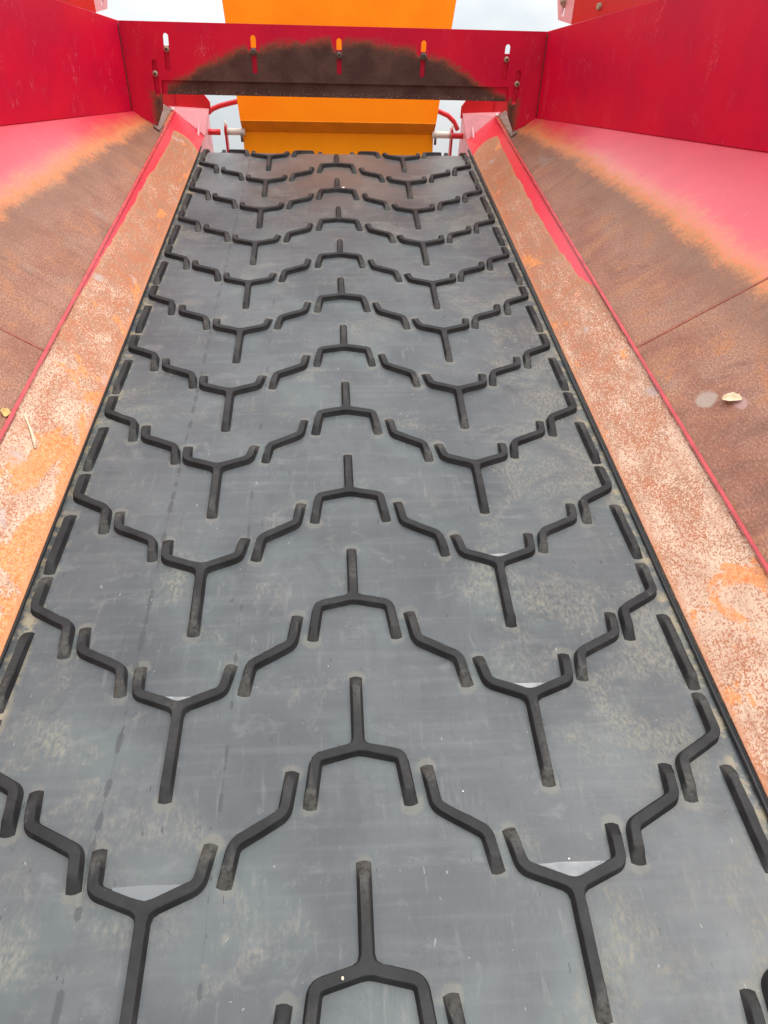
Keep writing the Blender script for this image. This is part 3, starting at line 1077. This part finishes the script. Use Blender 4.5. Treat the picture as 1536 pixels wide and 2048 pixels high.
    link('end_flap', mesh_of(bm, 'end_flap'), hop, M_pink)
    plate3('end_bracket', hop, [sgn(s, (1.93, 11.34, 0.30)), sgn(s, (3.00, 11.34, 0.30)), sgn(s, (3.00, 11.42, 0.98)), sgn(s, (2.34, 11.42, 0.98)), sgn(s, (1.93, 11.37, 0.46))],
           (s, 0, 0), (0, 0.12, 0.99), 0.008, M_dkred, None, -1 if s < 0 else 1)
    bm = tube_bm([Vector(sgn(s, (2.45, 11.31, 0.42))) * P, Vector(sgn(s, (2.47, 11.33, 0.75))) * P], 0.010 * P, 8)
    link('edge_rod', mesh_of(bm, 'edge_rod', True), hop, M_red)
    bm = bmesh.new()
    bmesh.ops.create_icosphere(bm, subdivisions=2, radius=0.026 * P)
    link('weld_bead', mesh_of(bm, 'weld_bead', True), hop, M_white, Matrix.Translation(Vector(sgn(s, (2.44, 11.03, 0.432))) * P))
    # dark flat disc laid on the flap as the painted shade of a dent
    bm = bmesh.new()
    bmesh.ops.create_uvsphere(bm, u_segments=14, v_segments=8, radius=1.0)
    for v in bm.verts:
        v.co = Vector((v.co.x * 0.045, v.co.y * 0.022, v.co.z * 0.004)) * P
    mm = frame(sgn(s, (2.20, 11.105, 0.268)), (s * 0.75, -0.35, 0.25), (0.1 * s, 0.7, 0.6))
    link('dent_shade', mesh_of(bm, 'dent_shade', True), hop, M_dark, mm)
    # cheek plate carrying the head drum
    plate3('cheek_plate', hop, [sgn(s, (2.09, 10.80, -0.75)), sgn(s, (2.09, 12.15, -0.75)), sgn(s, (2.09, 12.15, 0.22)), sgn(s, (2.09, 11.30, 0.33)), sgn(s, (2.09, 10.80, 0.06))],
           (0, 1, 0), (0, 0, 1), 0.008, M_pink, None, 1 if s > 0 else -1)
    bm = tube_bm([Vector(sgn(s, (x_, 11.85, -0.10))) * P for x_ in (1.90, 2.25)], 0.045 * P, 16)
    link('axle_stub', mesh_of(bm, 'axle_stub', True), hop, M_dkred)
    # tab welded outside the fold at the end plate foot
    plate3('weld_tab', hop, [sgn(s, (2.455, 9.98, 0.440)), sgn(s, (2.455, 11.0, 0.440)), sgn(s, (2.56, 11.0, 0.512)), sgn(s, (2.53, 9.98, 0.492))],
           (0, 1, 0), (s * 0.8, 0, 0.55), 0.005, M_tab, None, 1 if s > 0 else -1)

# end plate with slots, adjustable gate plate behind it
EM = frame((CX, 10.0, 0), (1, 0, 0), (0, 0.137, 1))
c_ = 1 / 0.9907
outl = [(-2.80, 0.640), (-2.50, 0.462), (-2.39, 0.680), (-2.355, 1.012), (2.355, 1.012), (2.39, 0.680), (2.50, 0.462), (2.80, 0.640), (2.81, 1.650), (-2.81, 1.650)]
outl = [(x * P, y * c_ * P) for x, y in outl]


def slot_loop(x0, y0, x1, y1, w=0.034):
    """stadium from bottom (x0,y0) to top (x1,y1)"""
    d = Vector((x1 - x0, y1 - y0)).normalized()
    n = Vector((d.y, -d.x))
    res = []
    for c, k in ((Vector((x1, y1)) - d * w, 1), (Vector((x0, y0)) + d * w, -1)):
        for t in np.linspace(0, math.pi, 7):
            q = c + (n * math.cos(t) + d * math.sin(t)) * w * k
            res.append((q.x * P, q.y * c_ * P))
    return res


SLOTS = [(-2.25, 1.11, -2.225, 1.53), (-1.105, 1.10, -1.10, 1.53), (0.025, 1.11, 0.025, 1.52), (1.15, 1.10, 1.155, 1.52), (2.285, 1.09, 2.295, 1.50),
         (-2.432, 0.83, -2.418, 1.24), (2.462, 0.80, 2.482, 1.21)]
holed_plate('end_plate', hop, EM, outl, [slot_loop(*q) for q in SLOTS], 0.008, M_end)
GM = EM @ Matrix.Translation((0, 0, -0.0095))
plate('gate_plate', hop, GM, [(-2.50 * P, 0.855 * P), (2.55 * P, 0.845 * P), (2.55 * P, 1.405 * P), (-2.50 * P, 1.405 * P)], 0.008, M_gate, None, -1)
BOLTS = [(-2.234, 1.358, 0), (-1.105, 1.350, 1), (0.025, 1.331, 1), (1.157, 1.342, 1), (2.290, 1.330, 0), (-2.424, 1.084, 0), (2.473, 1.051, 0)]
for bx, by, muddy in BOLTS:
    r0 = 0.036 * P if not muddy else 0.046 * P
    mts = [M_mudbolt, M_mudbolt] if muddy else [M_bolt, M_dark]
    me = lathe_mesh('bolt', [(0.0001, 0.0, 0), (r0, 0.0003, 0), (r0, 0.0025, 0), (r0 * 0.82, 0.0035, 0), (r0 * 0.78, 0.0055, 0), (r0 * 0.62, 0.0085, 0), (r0 * 0.42, 0.0092, 0), (r0 * 0.38, 0.0060, 1), (r0 * 0.05, 0.0058, 1)], 18, mts)
    link('bolt', me, hop, None, EM @ Matrix.Translation((bx * P, by * c_ * P, 0)))

# ------------------------------------------------------------------ orange discharge guard beyond the belt head
og = empty('discharge_guard', 'tall orange steel guard panel beyond the head of the belt', 'guard panel')
SL = math.tan(TILT)


def opl(u, w, dv=0.0):
    return (u, 12.05 + SL * w + dv, w)


plate3('guard_panel', og, [opl(-1.555, 0.02), opl(1.685, 0.02), opl(2.06, 2.4), opl(-1.80, 2.4)], (1, 0, 0), (0, SL, 1), 0.010, M_orange, None, -1)
plate3('folded_lip', og, [opl(-1.545, -0.175, 0.17), opl(1.67, -0.175, 0.17), opl(1.685, 0.030, 0.002), opl(-1.555, 0.030, 0.002)], (1, 0, 0), (0, -0.55, 1), 0.008, M_orange_lip, None, -1)
plate3('lower_panel', og, [opl(-1.53, -0.9, 0.175), opl(1.66, -0.9, 0.175), opl(1.665, -0.13, 0.175), opl(-1.54, -0.13, 0.175)], (1, 0, 0), (0, SL, 1), 0.010, M_orange2, None, -1)
for s, x0, x1 in ((-1, -1.50, -1.84), (1, 1.64, 2.00)):
    wz = -0.165
    bm = tube_bm([Vector((x_, 12.12, wz)) * P for x_ in np.linspace(x0, x1, 4)], 0.054 * P, 18)
    link('pivot_shaft', mesh_of(bm, 'pivot_shaft', True), og, M_cream)
    cxx = x1 - s * 0.03
    bm = bmesh.new()
    box_bm(bm, (cxx - 0.016) * P, (cxx + 0.016) * P, 12.02 * P, 12.20 * P, -0.75 * P, (wz + 0.10) * P)
    bmesh.ops.bevel(bm, geom=list(bm.edges), offset=0.002, segments=2, affect='EDGES')
    link('hanger_strap', mesh_of(bm, 'hanger_strap'), og, M_dkred)
    bm = tube_bm([Vector((cxx, 12.08, wz + z_)) * P for z_ in (0.06, 0.17)], 0.016 * P, 8)
    link('split_pin', mesh_of(bm, 'split_pin', True), og, M_cream)
    bm = tube_bm([Vector((x0 + s * 0.05, 12.04, wz + z_)) * P for z_ in (-0.13, -0.02)], 0.022 * P, 10)
    link('grease_nipple', mesh_of(bm, 'grease_nipple', True), og, M_mudbolt)

pts = [(-2.16, -0.02), (-2.05, 0.06), (-1.93, 0.105), (-1.75, 0.15), (-1.5, 0.205), (-1.0, 0.27), (0, 0.30), (1.0, 0.25), (1.5, 0.16), (1.78, 0.085), (1.95, 0.02), (2.06, -0.07), (2.14, -0.20)]
bm = tube_bm([Vector((u, 12.55, w)) * P for u, w in pts], 0.040 * P, 14)
hose = link('hydraulic_hose', mesh_of(bm, 'hydraulic_hose', True), None, M_dkred)
tag(hose, 'bowed red pipe passing behind the orange guard panel', 'pipe')


# ------------------------------------------------------------------ rain water caught in the forks
def puddle(row, s, size, label, mat_=None, slope=math.tan(TILT)):
    j = np.array([s * 0.978, row - 0.725])
    # inner corner of the fork
    a = np.array([s * 0.752, row - 0.632])
    b_ = np.array([s * 1.218, row - 0.632])
    base = j + np.array([0, 0.036])
    hw = min(0.20, size * 2.05)
    up_v = base[1] + hw * 0.405 + 0.004
    bm = bmesh.new()
    n = 9
    rim = []
    for t in np.linspace(-1, 1, n):
        rim.append((j[0] + t * hw, up_v + 0.006 * math.sin(t * 2.2 + row * 2) * 0.4 + random.uniform(-0.0012, 0.0012)))
    top = [bm.verts.new(Vector((x_, y_, 0.0015)) * P) for x_, y_ in rim]
    lowp = []
    for t in np.linspace(1, -1, n):
        yy = base[1] - 0.012 + abs(t) * hw * 0.405
        lowp.append(bm.verts.new(Vector((j[0] + t * hw * 0.96, yy, max(0.002, (up_v - yy) * min(slope, 0.33)))) * P))
    f = bm.faces.new(top + lowp)
    bmesh.ops.recalc_face_normals(bm, faces=bm.faces)
    if bm.faces[:][0].normal.z < 0:
        bmesh.ops.reverse_faces(bm, faces=bm.faces)
    r = bmesh.ops.extrude_face_region(bm, geom=list(bm.faces))
    for v in r['geom']:
        if isinstance(v, bmesh.types.BMVert):
            v.co.z = -0.0008
    me = mesh_of(bm, 'puddle')
    o = link('puddle', me, None, mat_ or M_clear)
    tag(o, label, 'puddle', 'rain puddles caught in the cleat forks')
    return o


puddle(1, 1, 0.085, 'largest bright rain puddle in the nearest fork cleat at lower right', M_water)
puddle(1, -1, 0.080, 'faint wet film of rain in the nearest fork cleat at lower left')
puddle(2, 1, 0.058, 'small rain puddle in the second fork from the front on the right', M_water)
puddle(2, -1, 0.050, 'thin rain puddle in the second fork from the front on the left', M_water)
puddle(3, 1, 0.062, 'narrow rain puddle in the third fork from the front on the right', M_water)


# ------------------------------------------------------------------ debris
def on_side(s, v, u):
    return Vector((CX + s * u, v, HF - DROP + (u - UF - 0.012) * math.tan(A35)))


def side_frame(s, v, u, lift=0.004, ang=0.0):
    m = frame(on_side(s, v, u), (0, 1, 0), (s * math.cos(A35), 0, math.sin(A35)))
    if m.col[2].z < 0:
        m = m @ Matrix.Rotation(math.pi, 4, 'X')
    return m @ Matrix.Translation((0, 0, lift)) @ Matrix.Rotation(ang, 4, 'Z')


def leaf(name, m, length, width, mat, label, cat, curl=0.25, seed=0):
    """curled dry leaf: outline with uneven rim, rolled along its length"""
    r_ = random.Random(seed)
    bm = bmesh.new()
    nx, ny = 12, 5
    grid = []
    for i in range(nx + 1):
        t = i / nx
        wd = width * (math.sin(math.pi * (0.06 + 0.9 * t)) ** 0.7) * (1 + r_.uniform(-0.14, 0.14))
        rowv = []
        for k in range(ny):
            q = (k / (ny - 1) - 0.5) * 2
            rowv.append(bm.verts.new((t * length, q * wd / 2, abs(q) ** 1.6 * wd * curl + 0.10 * length * t * t + r_.uniform(0, 0.0005))))
        grid.append(rowv)
    for i in range(nx):
        for k in range(ny - 1):
            bm.faces.new((grid[i][k], grid[i + 1][k], grid[i + 1][k + 1], grid[i][k + 1]))
    r = bmesh.ops.extrude_face_region(bm, geom=list(bm.faces))
    for v in r['geom']:
        if isinstance(v, bmesh.types.BMVert):
            v.co.z -= 0.0006
    o = link(name, mesh_of(bm, name, True), None, mat, m)
    return tag(o, label, cat)


leaf('dry_leaf', side_frame(1, 3.22, 2.80, 0.003, 0.9), 0.038, 0.022, M_leaf, 'curled pale dry leaf stuck on the rusty right hopper side', 'leaf', 0.3, 3)
leaf('seed_husk', side_frame(-1, 3.42, 2.47, 0.002, 0.3), 0.022, 0.018, M_seed, 'yellow brown seed husk resting against the red lip on the left', 'seed husk', 0.35, 5)
# dry stem on the left skirt
I0 = 2.034
mS = frame((CX - I0, 0, W0), (0, 1, 0), (-(UF - I0), 0, HF - W0))
upS = 1 if mS.col[2].z > 0 else -1
sp = [(3.50, 0.455), (3.44, 0.41), (3.38, 0.37), (3.31, 0.33), (3.24, 0.295)]
rad = [0.006, 0.007, 0.010, 0.013, 0.009]
bm = tube_bm([Vector((a * P, b_ * P, upS * (r_ * P + 0.0004))) for (a, b_), r_ in zip(sp, rad)], [r_ * P for r_ in rad], 8)
st = link('dry_twig', mesh_of(bm, 'dry_twig', True), None, M_stem, mS)
tag(st, 'pale dry twig lying across the orange rust of the left skirt', 'twig')


def pebble(name, u, v, w, r, mat, label, cat, flat=0.7, seed=1):
    bm = bmesh.new()
    bmesh.ops.create_icosphere(bm, subdivisions=2, radius=1.0)
    r_ = random.Random(seed)
    for vt in bm.verts:
        k = 1 + r_.uniform(-0.18, 0.18)
        vt.co = Vector((vt.co.x * r * k, vt.co.y * r * 1.25 * k, vt.co.z * r * flat))
    o = link(name, mesh_of(bm, name, True), None, mat, Matrix.Translation(Vector((u, v, 0)) * P + Vector((0, 0, w * P + r * flat * 0.8))))
    return tag(o, label, cat)


pebble('pebble', -0.105, -0.035, HT, 0.0018, M_stone, 'tiny cream pebble on the arm of the nearest centre cleat', 'pebble', 0.7, 2)
pebble('bird_dropping', 0.075, 9.09, HT * 0.3, 0.006, M_white, 'white bird dropping beside a centre cleat near the belt head', 'dropping', 0.3, 4)
bm = bmesh.new()
for k in range(16):
    u, v = random.uniform(-1.9, 1.9), random.uniform(0.1, 8.0) ** 1.0
    r = random.uniform(0.0006, 0.0014)
    mat_ = Matrix.Translation(Vector((u, v, 0)) * P + Vector((0, 0, r * 0.5))) @ Matrix.Rotation(random.uniform(0, 3), 4, 'Z') @ Matrix.Diagonal((r * random.uniform(0.7, 1.8), r, r * 0.7, 1))
    bmesh.ops.create_icosphere(bm, subdivisions=1, radius=1.0, matrix=mat_)
grit = link('grit', mesh_of(bm, 'grit'), None, M_white)
grit['kind'] = 'stuff'
grit['label'] = 'pale specks of grit scattered on the belt'
